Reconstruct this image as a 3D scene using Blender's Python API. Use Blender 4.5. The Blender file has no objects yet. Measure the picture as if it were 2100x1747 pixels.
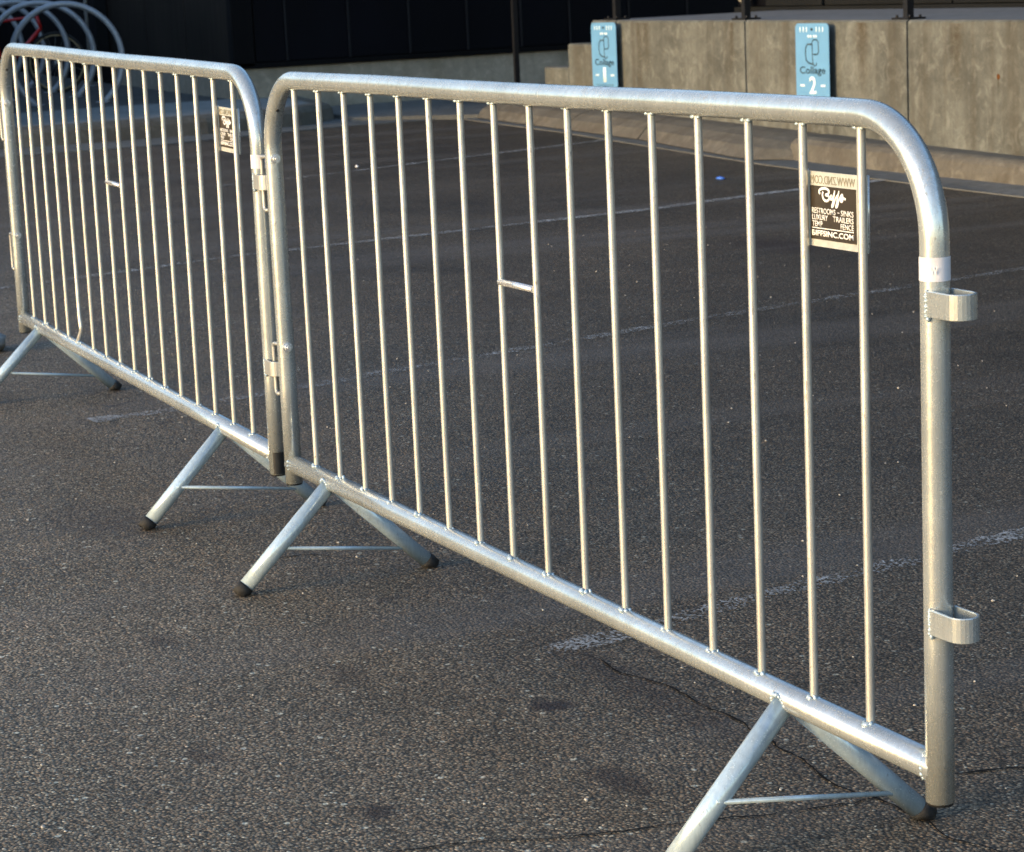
import bpy, bmesh, math, random
from mathutils import Vector, Matrix
random.seed(7)
sc = bpy.context.scene
COL = sc.collection

# ------------------------------------------------------------------ camera
F_PX, CX, CY, W_PX, H_PX = 4929.09, 1043.28, 927.19, 2100.0, 1747.27
R2 = Vector((0.42265782, 0.90517387, -0.04495151))
U2 = Vector((-0.15778965, 0.12233832, 0.97986517))
FW = Vector((-0.89244764, 0.4070548, -0.19453432))
cd = bpy.data.cameras.new('camera')
cam = bpy.data.objects.new('camera', cd); COL.objects.link(cam)
cd.sensor_fit = 'HORIZONTAL'; cd.sensor_width = 36.0
cd.lens = 36.0 * F_PX / W_PX
cd.shift_x = (W_PX / 2 - CX) / W_PX
cd.shift_y = (CY - H_PX / 2) / W_PX
cd.clip_start = 0.05; cd.clip_end = 2000
cam.matrix_world = Matrix(((R2.x, U2.x, -FW.x, 5.08976), (R2.y, U2.y, -FW.y, -1.78134),
                           (R2.z, U2.z, -FW.z, 1.29203), (0, 0, 0, 1)))
cd.dof.use_dof = True; cd.dof.focus_distance = 4.1; cd.dof.aperture_fstop = 18.0
sc.camera = cam

# ------------------------------------------------------------------ light
SUN_AZ = math.radians(-88)      # direction towards the sun, in the xy plane, from +X
SUN_EL = math.radians(9)
world = bpy.data.worlds.new('World'); sc.world = world; world.use_nodes = True
nt = world.node_tree
for n in list(nt.nodes): nt.nodes.remove(n)
sky = nt.nodes.new('ShaderNodeTexSky'); sky.sky_type = 'NISHITA'; sky.sun_disc = False
sky.sun_elevation = SUN_EL; sky.sun_rotation = math.pi / 2 - SUN_AZ
sky.air_density = 1.0; sky.dust_density = 0.6; sky.ozone_density = 2.8
bg = nt.nodes.new('ShaderNodeBackground'); bg.inputs[1].default_value = 0.15
wo = nt.nodes.new('ShaderNodeOutputWorld')
wb = nt.nodes.new('ShaderNodeMix'); wb.data_type = 'RGBA'; wb.blend_type = 'MULTIPLY'; wb.inputs[0].default_value = 1.0
wb.inputs[7].default_value = (1.17, 1.0, 0.90, 1)      # the photograph's white balance
nt.links.new(sky.outputs[0], wb.inputs[6]); nt.links.new(wb.outputs[2], bg.inputs[0]); nt.links.new(bg.outputs[0], wo.inputs[0])
sd = bpy.data.lights.new('sun', 'SUN'); sd.energy = 1.08; sd.angle = math.radians(18); sd.color = (1.0, 0.72, 0.34)
sun = bpy.data.objects.new('sun', sd); COL.objects.link(sun)
sdir = Vector((math.cos(SUN_EL) * math.cos(SUN_AZ), math.cos(SUN_EL) * math.sin(SUN_AZ), math.sin(SUN_EL)))
sun.rotation_euler = sdir.to_track_quat('Z', 'Y').to_euler()
sc.view_settings.view_transform = 'Standard'; sc.view_settings.look = 'None'
sc.view_settings.gamma = 1.0; sc.view_settings.use_curve_mapping = False
sc.view_settings.exposure = 2.05

# ------------------------------------------------------------------ node helpers
class NT:
    def __init__(s, name):
        s.m = bpy.data.materials.new(name); s.m.use_nodes = True; s.t = s.m.node_tree
        for n in list(s.t.nodes): s.t.nodes.remove(n)
        s.out = s.t.nodes.new('ShaderNodeOutputMaterial'); s.b = s.t.nodes.new('ShaderNodeBsdfPrincipled')
        s.t.links.new(s.b.outputs[0], s.out.inputs[0]); s.tc = s.t.nodes.new('ShaderNodeTexCoord')
    def N(s, k, **kw):
        n = s.t.nodes.new(k)
        for a, v in kw.items(): setattr(n, a, v)
        return n
    def L(s, a, b): s.t.links.new(a, b)
    def put(s, n, i, v):
        if hasattr(v, 'links') or isinstance(v, bpy.types.NodeSocket): s.L(v, n.inputs[i])
        else: n.inputs[i].default_value = v
    def mapv(s, src, scale=(1, 1, 1), loc=(0, 0, 0)):
        n = s.N('ShaderNodeMapping'); s.L(src, n.inputs[0]); n.inputs[1].default_value = loc; n.inputs[3].default_value = scale
        return n.outputs[0]
    def noise(s, scale, detail=3, rough=.55, vec=None, dist=0):
        n = s.N('ShaderNodeTexNoise'); s.L(vec or s.tc.outputs['Object'], n.inputs['Vector'])
        n.inputs['Scale'].default_value = scale; n.inputs['Detail'].default_value = detail
        n.inputs['Roughness'].default_value = rough; n.inputs['Distortion'].default_value = dist
        return n.outputs[0]
    def voro(s, scale, feature='F1', vec=None):
        n = s.N('ShaderNodeTexVoronoi', feature=feature); s.L(vec or s.tc.outputs['Object'], n.inputs['Vector'])
        n.inputs['Scale'].default_value = scale
        return n
    def ramp(s, fac, stops, interp='LINEAR'):
        n = s.N('ShaderNodeValToRGB'); s.L(fac, n.inputs[0]); r = n.color_ramp; r.interpolation = interp
        while len(r.elements) < len(stops): r.elements.new(0.5)
        for e, (p, c) in zip(r.elements, stops):
            e.position = p; e.color = (c, c, c, 1) if not isinstance(c, tuple) else (*c, 1)
        return n.outputs[0]
    def mix(s, fac, a, b, mode='MIX'):
        n = s.N('ShaderNodeMix', data_type='RGBA', blend_type=mode)
        s.put(n, 0, fac)
        for i, v in ((6, a), (7, b)):
            if isinstance(v, tuple): n.inputs[i].default_value = (*v, 1)
            else: s.L(v, n.inputs[i])
        return n.outputs[2]
    def math(s, op, a, b=0.0, clamp=False):
        n = s.N('ShaderNodeMath', operation=op, use_clamp=clamp); s.put(n, 0, a); s.put(n, 1, b); return n.outputs[0]
    def bump(s, h, strength=.3, dist=.002, prev=None):
        n = s.N('ShaderNodeBump'); n.inputs['Strength'].default_value = strength; n.inputs['Distance'].default_value = dist
        s.L(h, n.inputs['Height'])
        if prev: s.L(prev, n.inputs['Normal'])
        return n.outputs[0]
    def fin(s, color=None, rough=None, metal=None, spec=None, normal=None):
        b = s.b
        for k, v in (('Base Color', color), ('Roughness', rough), ('Metallic', metal), ('Specular IOR Level', spec), ('Normal', normal)):
            if v is None: continue
            if isinstance(v, tuple): b.inputs[k].default_value = (*v, 1)
            elif isinstance(v, (int, float)): b.inputs[k].default_value = v
            else: s.L(v, b.inputs[k])
        return s.m

def simple(name, color, rough=.6, metal=0., spec=.5, var=.25, scale=30):
    t = NT(name)
    n = t.noise(scale, 4)
    c = t.mix(t.ramp(n, [(.3, 0.), (.7, 1.)]), tuple(x * (1 - var) for x in color), tuple(min(1, x * (1 + var)) for x in color))
    return t.fin(c, rough, metal, spec, t.bump(n, .15, .001))

def galv(name, base=(.555, .59, .58), dirt=.5, rough=.20, metal=.66):
    """hot-dip galvanised steel: mottled zinc, dull patches, speckled grime"""
    t = NT(name)
    o = t.tc.outputs['Object']
    inf = t.N('ShaderNodeObjectInfo')
    off = t.N('ShaderNodeVectorMath', operation='MULTIPLY_ADD')
    cmb = t.N('ShaderNodeCombineXYZ')
    for i in range(3): t.L(inf.outputs['Random'], cmb.inputs[i])
    t.L(cmb.outputs[0], off.inputs[0]); off.inputs[1].default_value = (13, 7, 5); t.L(o, off.inputs[2])
    v = off.outputs[0]
    cells = t.voro(90, 'SMOOTH_F1', v)
    big = t.noise(7, 4, .6, v)
    mid = t.noise(45, 4, .65, v, .4)
    fine = t.noise(320, 3, .7, v)
    c = t.mix(t.ramp(big, [(.35, 0.), (.68, 1.)]), tuple(x * .84 for x in base), tuple(min(1, x * 1.14) for x in base))
    c = t.mix(t.ramp(mid, [(.42, 0.), (.7, .55)]), c, tuple(x * .72 for x in base))
    c = t.mix(t.math('MULTIPLY', t.ramp(cells.outputs['Distance'], [(.1, 0.), (.7, 1.)]), .12), c, (.45, .46, .47))
    spk = t.math('MULTIPLY', t.ramp(fine, [(.60, 0.), (.67, 1.)]), t.ramp(mid, [(.45, 0.), (.62, 1.)]))
    c = t.mix(t.math('MULTIPLY', spk, dirt), c, (.16, .10, .055))
    # faint drips running down the tube
    dr = t.noise(1., 4, .6, t.mapv(v, (150, 150, 6)))
    c = t.mix(t.ramp(dr, [(.48, 0.), (.66, .42)]), c, tuple(x * .70 for x in base))
    c = t.mix(t.ramp(dr, [(.28, .3), (.42, 0.)]), c, tuple(min(1, x * 1.25) for x in base))
    # long scratches / scuffs across the tube
    sv = t.mapv(v, (60, 60, 9)); sc1 = t.noise(4, 2, .5, sv, 1.2)
    scr = t.math('MULTIPLY', t.ramp(sc1, [(.64, 0.), (.68, 1.)]), t.ramp(big, [(.46, 0.), (.56, 1.)]))
    c = t.mix(t.math('MULTIPLY', scr, .7), c, (.13, .12, .11))
    r = t.math('ADD', rough - .07, t.math('MULTIPLY', mid, .24))
    r = t.math('ADD', r, t.math('MULTIPLY', spk, .2))
    met = t.math('SUBTRACT', metal, t.math('MULTIPLY', t.math('ADD', spk, scr, True), .5))
    n = t.bump(mid, .17, .0012); n = t.bump(fine, .10, .0004, n)
    return t.fin(c, r, met, .5, n)

M = {}
M['galv'] = galv('galvanised_steel')
M['galv_bar'] = galv('galvanised_bar', (.60, .585, .54), .85, .36)
M['galv_leg'] = galv('galvanised_leg', (.47, .585, .655), .35, .17, .34)
M['galv_dull'] = galv('dull_galvanised', (.42, .42, .40), .6, .42)
M['zinc'] = galv('bright_zinc', (.72, .73, .74), .2, .22)
M['rubber'] = simple('black_rubber', (.022, .021, .02), .75, 0, .3, .3, 120)
M['black_plastic'] = simple('black_plastic', (.012, .012, .012), .45, 0, .5, .3, 60)
M['white_text'] = simple('white_print', (.78, .77, .74), .5, 0, .4, .04, 80)
M['sticker'] = simple('dark_brown_sticker', (.034, .026, .018), .35, 0, .4, .15, 70)
M['tape'] = simple('white_tape', (.62, .61, .64), .45, 0, .4, .08, 60)
M['tape_text'] = simple('tape_print', (.80, .80, .80), .4, 0, .4, .03, 60)
M['black_steel'] = simple('black_painted_steel', (.006, .006, .007), .45, 0, .4, .3, 30)
M['sign_blue'] = simple('light_blue_sign', (.115, .275, .47), .45, 0, .3, .05, 12)
M['sign_dark'] = simple('grey_blue_print', (.025, .06, .09), .5, 0, .3, .1, 60)
M['sign_white'] = simple('white_sign_print', (.70, .82, .86), .5, 0, .3, .04, 60)
M['red_paint'] = simple('red_bicycle_paint', (.45, .012, .01), .35, 0, .5, .15, 20)
M['tan'] = simple('tan_tyre', (.32, .24, .13), .6, 0, .3, .15, 40)
M['cream'] = simple('cream_metal', (.55, .52, .45), .45, .3, .5, .1, 40)
M['blue_litter'] = simple('blue_plastic', (.05, .16, .6), .4, 0, .5, .1, 60)
M['white_litter'] = simple('white_paper', (.75, .75, .78), .6, 0, .3, .05, 60)
M['stone'] = simple('grey_lump', (.26, .26, .25), .8, 0, .3, .3, 40)
M['chip'] = simple('pale_stone_chip', (.34, .32, .29), .7, 0, .4, .4, 300)

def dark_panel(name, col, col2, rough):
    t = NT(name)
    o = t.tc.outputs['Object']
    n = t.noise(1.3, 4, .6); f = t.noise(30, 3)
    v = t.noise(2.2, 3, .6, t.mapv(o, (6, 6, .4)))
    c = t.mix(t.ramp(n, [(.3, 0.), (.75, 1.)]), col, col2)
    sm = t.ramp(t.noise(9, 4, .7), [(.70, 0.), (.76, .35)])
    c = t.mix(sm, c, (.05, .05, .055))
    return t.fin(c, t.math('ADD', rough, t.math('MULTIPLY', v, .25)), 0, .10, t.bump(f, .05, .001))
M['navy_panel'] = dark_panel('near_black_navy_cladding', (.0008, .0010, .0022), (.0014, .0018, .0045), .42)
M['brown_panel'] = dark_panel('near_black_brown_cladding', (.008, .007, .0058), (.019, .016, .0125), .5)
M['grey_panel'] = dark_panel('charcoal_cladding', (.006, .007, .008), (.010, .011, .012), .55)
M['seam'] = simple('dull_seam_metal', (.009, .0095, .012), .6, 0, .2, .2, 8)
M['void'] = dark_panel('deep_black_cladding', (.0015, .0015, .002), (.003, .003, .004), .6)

def concrete(name, c1, c2, stain=(.12, .09, .055), amount=.5, vertical=False, seed=0., bumpy=.4):
    t = NT(name)
    o = t.mapv(t.tc.outputs['Object'], (1, 1, 1), (seed, seed * .7, 0))
    a = t.noise(2.6, 5, .62, o); b = t.noise(22, 5, .65, o, .5); f = t.noise(160, 3, .6, o)
    c = t.mix(t.ramp(a, [(.3, 0.), (.7, 1.)]), c1, c2)
    c = t.mix(t.ramp(b, [(.35, .0), (.75, .5)]), c, tuple(x * .62 for x in c1))
    blot = t.noise(9, 5, .7, o, .8)
    c = t.mix(t.ramp(blot, [(.52, 0.), (.66, .45)]), c, tuple(min(1, x * 1.35) for x in c2))
    if vertical:
        s = t.noise(1.0, 4, .6, t.mapv(o, (5.5, 5.5, .35)))
        c = t.mix(t.math('MULTIPLY', t.ramp(s, [(.50, 0.), (.66, 1.)]), amount), c, stain)
        s2 = t.noise(1.0, 4, .6, t.mapv(o, (17, 17, .8), (3, 1, 0)))
        c = t.mix(t.math('MULTIPLY', t.ramp(s2, [(.5, 0.), (.72, 1.)]), amount * .45), c, tuple(x * .5 for x in c1))
    else:
        s = t.noise(4, 5, .7, o, .6)
        c = t.mix(t.math('MULTIPLY', t.ramp(s, [(.48, 0.), (.68, 1.)]), amount), c, stain)
    c = t.mix(t.ramp(f, [(.3, .25), (.6, 0.)]), c, tuple(x * .4 for x in c1))
    n = t.bump(f, bumpy, .0015); n = t.bump(b, bumpy, .004, n)
    return t.fin(c, .88, 0, .25, n)
M['dock'] = concrete('stained_board_marked_concrete', (.062, .064, .058), (.165, .172, .158), (.064, .056, .042), .55, True)
M['dock_floor'] = concrete('grey_dock_slab', (.16, .165, .17), (.21, .215, .22), (.12, .12, .12), .3)
M['foundation'] = concrete('pale_foundation_concrete', (.24, .22, .175), (.34, .31, .25), (.15, .13, .09), .4, True, 3.)
M['kerb'] = concrete('weathered_kerb_concrete', (.085, .077, .065), (.14, .13, .108), (.055, .042, .027), .5, False, 5.)
M['gutter'] = concrete('grey_gutter_concrete', (.10, .10, .095), (.15, .15, .142), (.06, .058, .05), .5, False, 8.)
M['walk'] = concrete('smooth_walkway_concrete', (.17, .175, .17), (.23, .235, .225), (.13, .13, .12), .25, False, 11., .25)
M['walk_dirty'] = concrete('dirty_walkway_concrete', (.062, .062, .058), (.10, .10, .095), (.038, .034, .028), .5, False, 14.)

SPOTS = [(1.333, -.007, .055, .05, .95), (-4.02, 3.74, .42, .22, .9), (1.69, -.483, .05, .045, .85), (1.268, -.629, .08, .05, .55), (1.76, -.092, .11, .05, .8), (.503, -.483, .08, .045, .55), (1.35, .18, .6, .075, .5), (.95, -.25, .12, .06, .35), (-.6, -.3, .3, .15, .4), (2.2, .75, .12, .10, .45)]
def asphalt():
    t = NT('worn_asphalt')
    o = t.tc.outputs['Object']
    wob = t.N('ShaderNodeMix', data_type='VECTOR'); wn = t.N('ShaderNodeTexNoise'); t.L(o, wn.inputs['Vector']); wn.inputs['Scale'].default_value = 160
    wob.inputs[0].default_value = .0035; t.L(o, wob.inputs[4]); t.L(wn.outputs['Color'], wob.inputs[5]); ov = wob.outputs[1]
    v = t.voro(165, 'F1', ov); v2 = t.voro(300, 'F1', ov); vb = t.voro(58, 'F1', ov)
    sep = t.N('ShaderNodeSeparateColor'); t.L(v.outputs['Color'], sep.inputs[0])
    sep2 = t.N('ShaderNodeSeparateColor'); t.L(v2.outputs['Color'], sep2.inputs[0])
    sepb = t.N('ShaderNodeSeparateColor'); t.L(vb.outputs['Color'], sepb.inputs[0])
    stone = t.ramp(sep.outputs[0], [(0., (.060, .044, .031)), (.35, (.128, .095, .067)), (.62, (.20, .150, .106)), (.88, (.27, .21, .155)), (.985, (.42, .345, .26)), (1., (.60, .53, .43))])
    tint = t.ramp(sep.outputs[1], [(0., (.85, .95, 1.08)), (.5, (1., 1., 1.)), (1., (1.16, .97, .86))])
    stone = t.mix(1., stone, tint, 'MULTIPLY')
    edge = t.ramp(v.outputs['Distance'], [(.36, 0.), (.62, 1.)])
    c = t.mix(edge, stone, (.026, .022, .019))
    fine = t.ramp(sep2.outputs[0], [(.55, .0), (.9, .45)])
    fc = t.ramp(sep2.outputs[1], [(0., (.07, .058, .046)), (1., (.21, .175, .135))])
    c = t.mix(fine, c, fc)
    bigm = t.math('MULTIPLY', t.math('GREATER_THAN', sepb.outputs[0], .975), t.ramp(vb.outputs['Distance'], [(.25, 1.), (.36, 0.)]))
    c = t.mix(bigm, c, (.36, .34, .30))
    # binder-rich dark patches, worn pale patches
    big = t.noise(.55, 5, .6, o, .3); med = t.noise(3.2, 5, .65, o, .4)
    wear = t.math('ADD', t.math('MULTIPLY', big, .6), t.math('MULTIPLY', med, .4))
    # patch noise scales the tone darker or paler
    k = t.ramp(wear, [(.36, .42), (.47, .78), (.55, .98), (.66, 1.45)])
    c = t.mix(1., c, k, 'MULTIPLY')
    # near-bright, far-dark light gradient painted into the colour along y, broken by noise
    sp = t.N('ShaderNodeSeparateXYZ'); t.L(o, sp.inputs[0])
    near_far_tone = t.math('ADD', sp.outputs[1], t.math('MULTIPLY', t.math('SUBTRACT', med, .5), 2.5))
    near_far_tone = t.math('ADD', near_far_tone, t.math('MULTIPLY', t.math('SUBTRACT', big, .5), 3.0))
    near_far_tone = t.math('MULTIPLY', t.math('ADD', near_far_tone, 1.8), 1 / 6.0, True)
    c = t.mix(1., c, t.ramp(near_far_tone, [(0., (2.0, 1.96, 1.70)), (.3, (1.30, 1.26, 1.09)), (.6, (.78, .755, .66)), (1., (.55, .53, .47))]), 'MULTIPLY')
    spots = t.ramp(t.noise(5.5, 3, .5, t.mapv(o, (1, 1, 1), (4.2, 1.7, 0)), .3), [(.68, 0.), (.75, .75)])
    c = t.mix(spots, c, (.024, .017, .014))
    for (px_, py_, rx, ry, am) in SPOTS:
        d = t.N('ShaderNodeVectorMath', operation='LENGTH')
        t.L(t.mapv(o, (1 / rx, 1 / ry, 0), (-px_ / rx, -py_ / ry, 0)), d.inputs[0])
        dd = t.math('ADD', d.outputs['Value'], t.math('MULTIPLY', t.math('SUBTRACT', t.noise(22, 4, .7), .5), 1.6))
        c = t.mix(t.ramp(dd, [(.35, am), (1., 0.)]), c, (.026, .016, .012))
    st = t.noise(1.0, 4, .6, t.mapv(o, (2.2, .16, 1), (0, 3, 0)), .15)
    c = t.mix(t.ramp(st, [(.52, 0.), (.68, .38)]), c, (.115, .10, .088))
    h = t.math('SUBTRACT', 1., v.outputs['Distance'])
    n = t.bump(h, .55, .004); n = t.bump(med, .25, .02, n)
    rr = t.ramp(sep.outputs[2], [(0., .55), (1., .95)])
    return t.fin(c, rr, 0, .35, n)
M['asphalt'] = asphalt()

def paint(name, keep, col=(.50, .49, .47)):
    """traffic paint worn down to the stones: what is gone is open, so the asphalt below shows"""
    t = NT(name); o = t.tc.outputs['Object']
    v = t.voro(190, 'F1'); sep = t.N('ShaderNodeSeparateColor'); t.L(v.outputs['Color'], sep.inputs[0])
    a = t.noise(9, 5, .7, o, .6); b = t.noise(1.6, 4, .6, o)
    s = t.math('ADD', t.math('MULTIPLY', a, .75), t.math('MULTIPLY', b, .55))
    s = t.math('ADD', s, t.math('MULTIPLY', t.math('SUBTRACT', sep.outputs[0], .33), .62))
    uv = t.N('ShaderNodeUVMap'); sx = t.N('ShaderNodeSeparateXYZ'); t.L(uv.outputs[0], sx.inputs[0])
    edge = t.math('ABSOLUTE', t.math('SUBTRACT', sx.outputs[0], .5))
    s = t.math('SUBTRACT', s, t.ramp(edge, [(.26, 0.), (.5, .38)]))
    s = t.math('ADD', s, sx.outputs[1])
    m = t.math('MULTIPLY', t.math('SUBTRACT', s, keep), 7., True); m = t.math('MULTIPLY', m, .8)
    tr = t.N('ShaderNodeBsdfTransparent'); mx = t.N('ShaderNodeMixShader')
    t.L(m, mx.inputs[0]); t.L(tr.outputs[0], mx.inputs[1]); t.L(t.b.outputs[0], mx.inputs[2]); t.L(mx.outputs[0], t.out.inputs[0])
    c = t.mix(t.ramp(a, [(.4, 0.), (.7, 1.)]), tuple(x * .55 for x in col), col)
    return t.fin(c, .8, 0, .3, t.bump(sep.outputs[0], .4, .002))

# ------------------------------------------------------------------ mesh helpers
def tagd(o, label=None, cat=None, group=None, kind=None):
    if label: o['label'] = label
    if cat: o['category'] = cat
    if group: o['group'] = group
    if kind: o['kind'] = kind
    return o
def link(name, me, mat=None, parent=None, loc=(0, 0, 0)):
    if mat and not me.materials: me.materials.append(mat)
    o = bpy.data.objects.new(name, me); COL.objects.link(o); o.location = loc
    if parent: o.parent = parent
    return o
def empty(name, loc=(0, 0, 0), rot=(0, 0, 0)):
    o = bpy.data.objects.new(name, None); COL.objects.link(o); o.location = loc; o.rotation_euler = rot
    o.empty_display_size = .1
    return o
def mesh(name, verts, faces, smooth=False):
    me = bpy.data.meshes.new(name); me.from_pydata([tuple(v) for v in verts], [], faces); me.update()
    bm = bmesh.new(); bm.from_mesh(me); bmesh.ops.recalc_face_normals(bm, faces=bm.faces); bm.to_mesh(me); bm.free()
    if smooth:
        for p in me.polygons: p.use_smooth = True
    return me
class MB:
    def __init__(s): s.v = []; s.f = []; s.sm = []
    def add(s, v, f, smooth=False):
        b = len(s.v); s.v += [tuple(x) for x in v]; s.f += [tuple(b + i for i in q) for q in f]; s.sm += [smooth] * len(f)
    def tube(s, pts, r, n=16, cap=True, closed=False, flat=1.0):
        pts = [Vector(p) for p in pts]; m = len(pts); rings = []
        def tan(i):
            if closed: return (pts[(i + 1) % m] - pts[i - 1]).normalized()
            if i == 0: return (pts[1] - pts[0]).normalized()
            if i == m - 1: return (pts[-1] - pts[-2]).normalized()
            return ((pts[i + 1] - pts[i]).normalized() + (pts[i] - pts[i - 1]).normalized()).normalized()
        t0 = tan(0); up = Vector((0, 0, 1)) if abs(t0.z) < .9 else Vector((0, 1, 0))
        nrm = (up - t0 * up.dot(t0)).normalized(); v = []
        for i in range(m):
            t = tan(i); nrm = (nrm - t * nrm.dot(t)).normalized(); bi = t.cross(nrm)
            rr = r[i] if isinstance(r, (list, tuple)) else r
            for k in range(n):
                a = 2 * math.pi * k / n
                v.append(pts[i] + nrm * rr * math.cos(a) + bi * rr * flat * math.sin(a))
        f = []; e = m if closed else m - 1
        for i in range(e):
            for k in range(n):
                a = i * n + k; b = i * n + (k + 1) % n; c = ((i + 1) % m) * n
                f.append((a, b, c + (k + 1) % n, c + k))
        s.add(v, f, True)
        if cap and not closed:
            b = len(s.v) - len(v)
            s.f.append(tuple(b + k for k in range(n))[::-1]); s.sm.append(False)
            s.f.append(tuple(b + (m - 1) * n + k for k in range(n))); s.sm.append(False)
        return s
    def box(s, lo, hi, bev=0):
        (x0, y0, z0), (x1, y1, z1) = lo, hi
        v = [(x, y, z) for x in (x0, x1) for y in (y0, y1) for z in (z0, z1)]
        s.add(v, [(0, 1, 3, 2), (4, 6, 7, 5), (0, 4, 5, 1), (2, 3, 7, 6), (0, 2, 6, 4), (1, 5, 7, 3)])
        return s
    def blob(s, c, r, seed=0, n=7, m=5, sq=(1, 1, 1)):
        rnd = random.Random(seed); v = []; f = []
        for i in range(m + 1):
            ph = math.pi * i / m
            for k in range(n):
                a = 2 * math.pi * k / n; q = r * (.8 + .4 * rnd.random())
                v.append((c[0] + q * math.sin(ph) * math.cos(a) * sq[0], c[1] + q * math.sin(ph) * math.sin(a) * sq[1], c[2] + q * math.cos(ph) * sq[2]))
        for i in range(m):
            for k in range(n): f.append((i * n + k, i * n + (k + 1) % n, (i + 1) * n + (k + 1) % n, (i + 1) * n + k))
        s.add(v, f, True); return s
    def me(s, name):
        me = bpy.data.meshes.new(name); me.from_pydata(s.v, [], s.f); me.update()
        bm = bmesh.new(); bm.from_mesh(me); bmesh.ops.recalc_face_normals(bm, faces=bm.faces); bm.to_mesh(me); bm.free()
        for p, q in zip(me.polygons, s.sm): p.use_smooth = q
        return me
    def obj(s, name, mat, parent=None, loc=(0, 0, 0)): return link(name, s.me(name), mat, parent, loc)
def bevel(o, w, seg=2):
    m = o.modifiers.new('bevel', 'BEVEL'); m.width = w; m.segments = seg; m.limit_method = 'ANGLE'; return o
def poly_slab(name, pts, top, depth, mat, parent=None, bev=0, sub=0):
    """pts 2-D outline, top = function z(x,y), depth = skirt depth"""
    n = len(pts)
    v = [(x, y, top(x, y)) for x, y in pts] + [(x, y, top(x, y) - depth) for x, y in pts]
    f = [tuple(range(n)), tuple(range(2 * n - 1, n - 1, -1))] + [(i, (i + 1) % n, n + (i + 1) % n, n + i) for i in range(n)]
    o = link(name, mesh(name, v, f), mat, parent)
    if bev: bevel(o, bev)
    return o
def copy_tree(o, parent=None):
    c = o.copy(); COL.objects.link(c); c.parent = parent
    for ch in list(o.children): copy_tree(ch, c)
    return c

def text_mesh(name, body, mat, parent, origin, xdir, zdir, width, height, mirror=False, thick=.0003, bold=0.0, slant=0.0):
    """a line of lettering fitted to width x height, lower-left corner at origin"""
    cu = bpy.data.curves.new(name, 'FONT'); cu.body = body; cu.size = 1.0; cu.extrude = 0.0; cu.offset = bold; cu.resolution_u = 3
    to = bpy.data.objects.new(name, cu); COL.objects.link(to)
    dg = bpy.context.evaluated_depsgraph_get(); dg.update()
    me = bpy.data.meshes.new_from_object(to.evaluated_get(dg)); bpy.data.objects.remove(to)
    xs = [v.co.x for v in me.vertices]; ys = [v.co.y for v in me.vertices]
    x0, x1, y0, y1 = min(xs), max(xs), min(ys), max(ys)
    X = Vector(xdir).normalized(); Z = Vector(zdir).normalized(); Nn = X.cross(Z); O = Vector(origin)
    for v in me.vertices:
        a = (v.co.x - x0) / (x1 - x0); b = (v.co.y - y0) / (y1 - y0)
        if mirror: a = 1 - a
        v.co = O + X * (a * width + slant * b * height) + Z * (b * height)
    # extrude for a little body
    bm = bmesh.new(); bm.from_mesh(me)
    r = bmesh.ops.extrude_face_region(bm, geom=list(bm.faces))
    for e in r['geom']:
        if isinstance(e, bmesh.types.BMVert): e.co += Nn * thick
    bmesh.ops.recalc_face_normals(bm, faces=bm.faces)
    bm.to_mesh(me); bm.free(); me.materials.clear(); me.name = name
    return link(name, me, mat, parent)

# ------------------------------------------------------------------ ground
def G(x):
    if x > .1: return 0.0
    if x > -.5:
        t = (.1 - x) / .6; return (.0068 + .0153 * .5) * t * t * (3 - 2 * t) * 1.0 if t < 1 else .0068 - .0153 * x
    return .0068 - .0153 * x
def G2(x, y): return G(max(x, -26))

def ground():
    xs = [300, 60, 20, 8, 4, 2, 1, .1, 0, -.1, -.2, -.3, -.4, -.5, -1, -2, -4, -6, -8, -10, -12, -14, -18, -26, -80, -400]
    ys = [-400, -60, -20, -8, -4, -2, 0, 2, 4, 6, 8, 12, 20, 60, 400]
    v = [(x, y, G2(x, y)) for x in xs for y in ys]; m = len(ys)
    f = [(i * m + j, i * m + j + 1, (i + 1) * m + j + 1, (i + 1) * m + j) for i in range(len(xs) - 1) for j in range(m - 1)]
    me = mesh('ground', v, f, True)
    if me.polygons[0].normal.z < 0: me.flip_normals()
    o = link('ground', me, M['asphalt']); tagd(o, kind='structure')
ground()

def ribbon(name, pts, w, mat, h=.004, wob=0., boost=None):
    pts = [Vector((x, y, 0)) for x, y in pts]; dense = []
    for a, b in zip(pts, pts[1:]):
        n = max(1, int((b - a).length / .04))
        dense += [a.lerp(b, i / n) for i in range(n)]
    dense.append(pts[-1]); v = []; f = []; uv = []
    for i, q in enumerate(dense):
        t = (dense[min(i + 1, len(dense) - 1)] - dense[max(i - 1, 0)]).normalized(); s = Vector((-t.y, t.x, 0))
        ww = w[0] + (w[1] - w[0]) * i / (len(dense) - 1) if isinstance(w, tuple) else w
        ww *= 1 + wob * (random.random() - .5)
        for sg in (-.5, .5):
            c = q + s * ww * sg; v.append((c.x, c.y, G(c.x) + h)); uv.append((sg + .5, boost(i / (len(dense) - 1)) if boost else 0.))
    for i in range(len(dense) - 1): f.append((2 * i, 2 * i + 1, 2 * i + 3, 2 * i + 2))
    me = bpy.data.meshes.new(name); me.from_pydata(v, [], f); me.update()
    if me.polygons[0].normal.z < 0: me.flip_normals()
    ul = me.uv_layers.new(name='UVMap')
    for lp in me.loops: ul.data[lp.index].uv = uv[lp.vertex_index]
    o = link(name, me, mat); tagd(o, kind='structure'); return o
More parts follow.
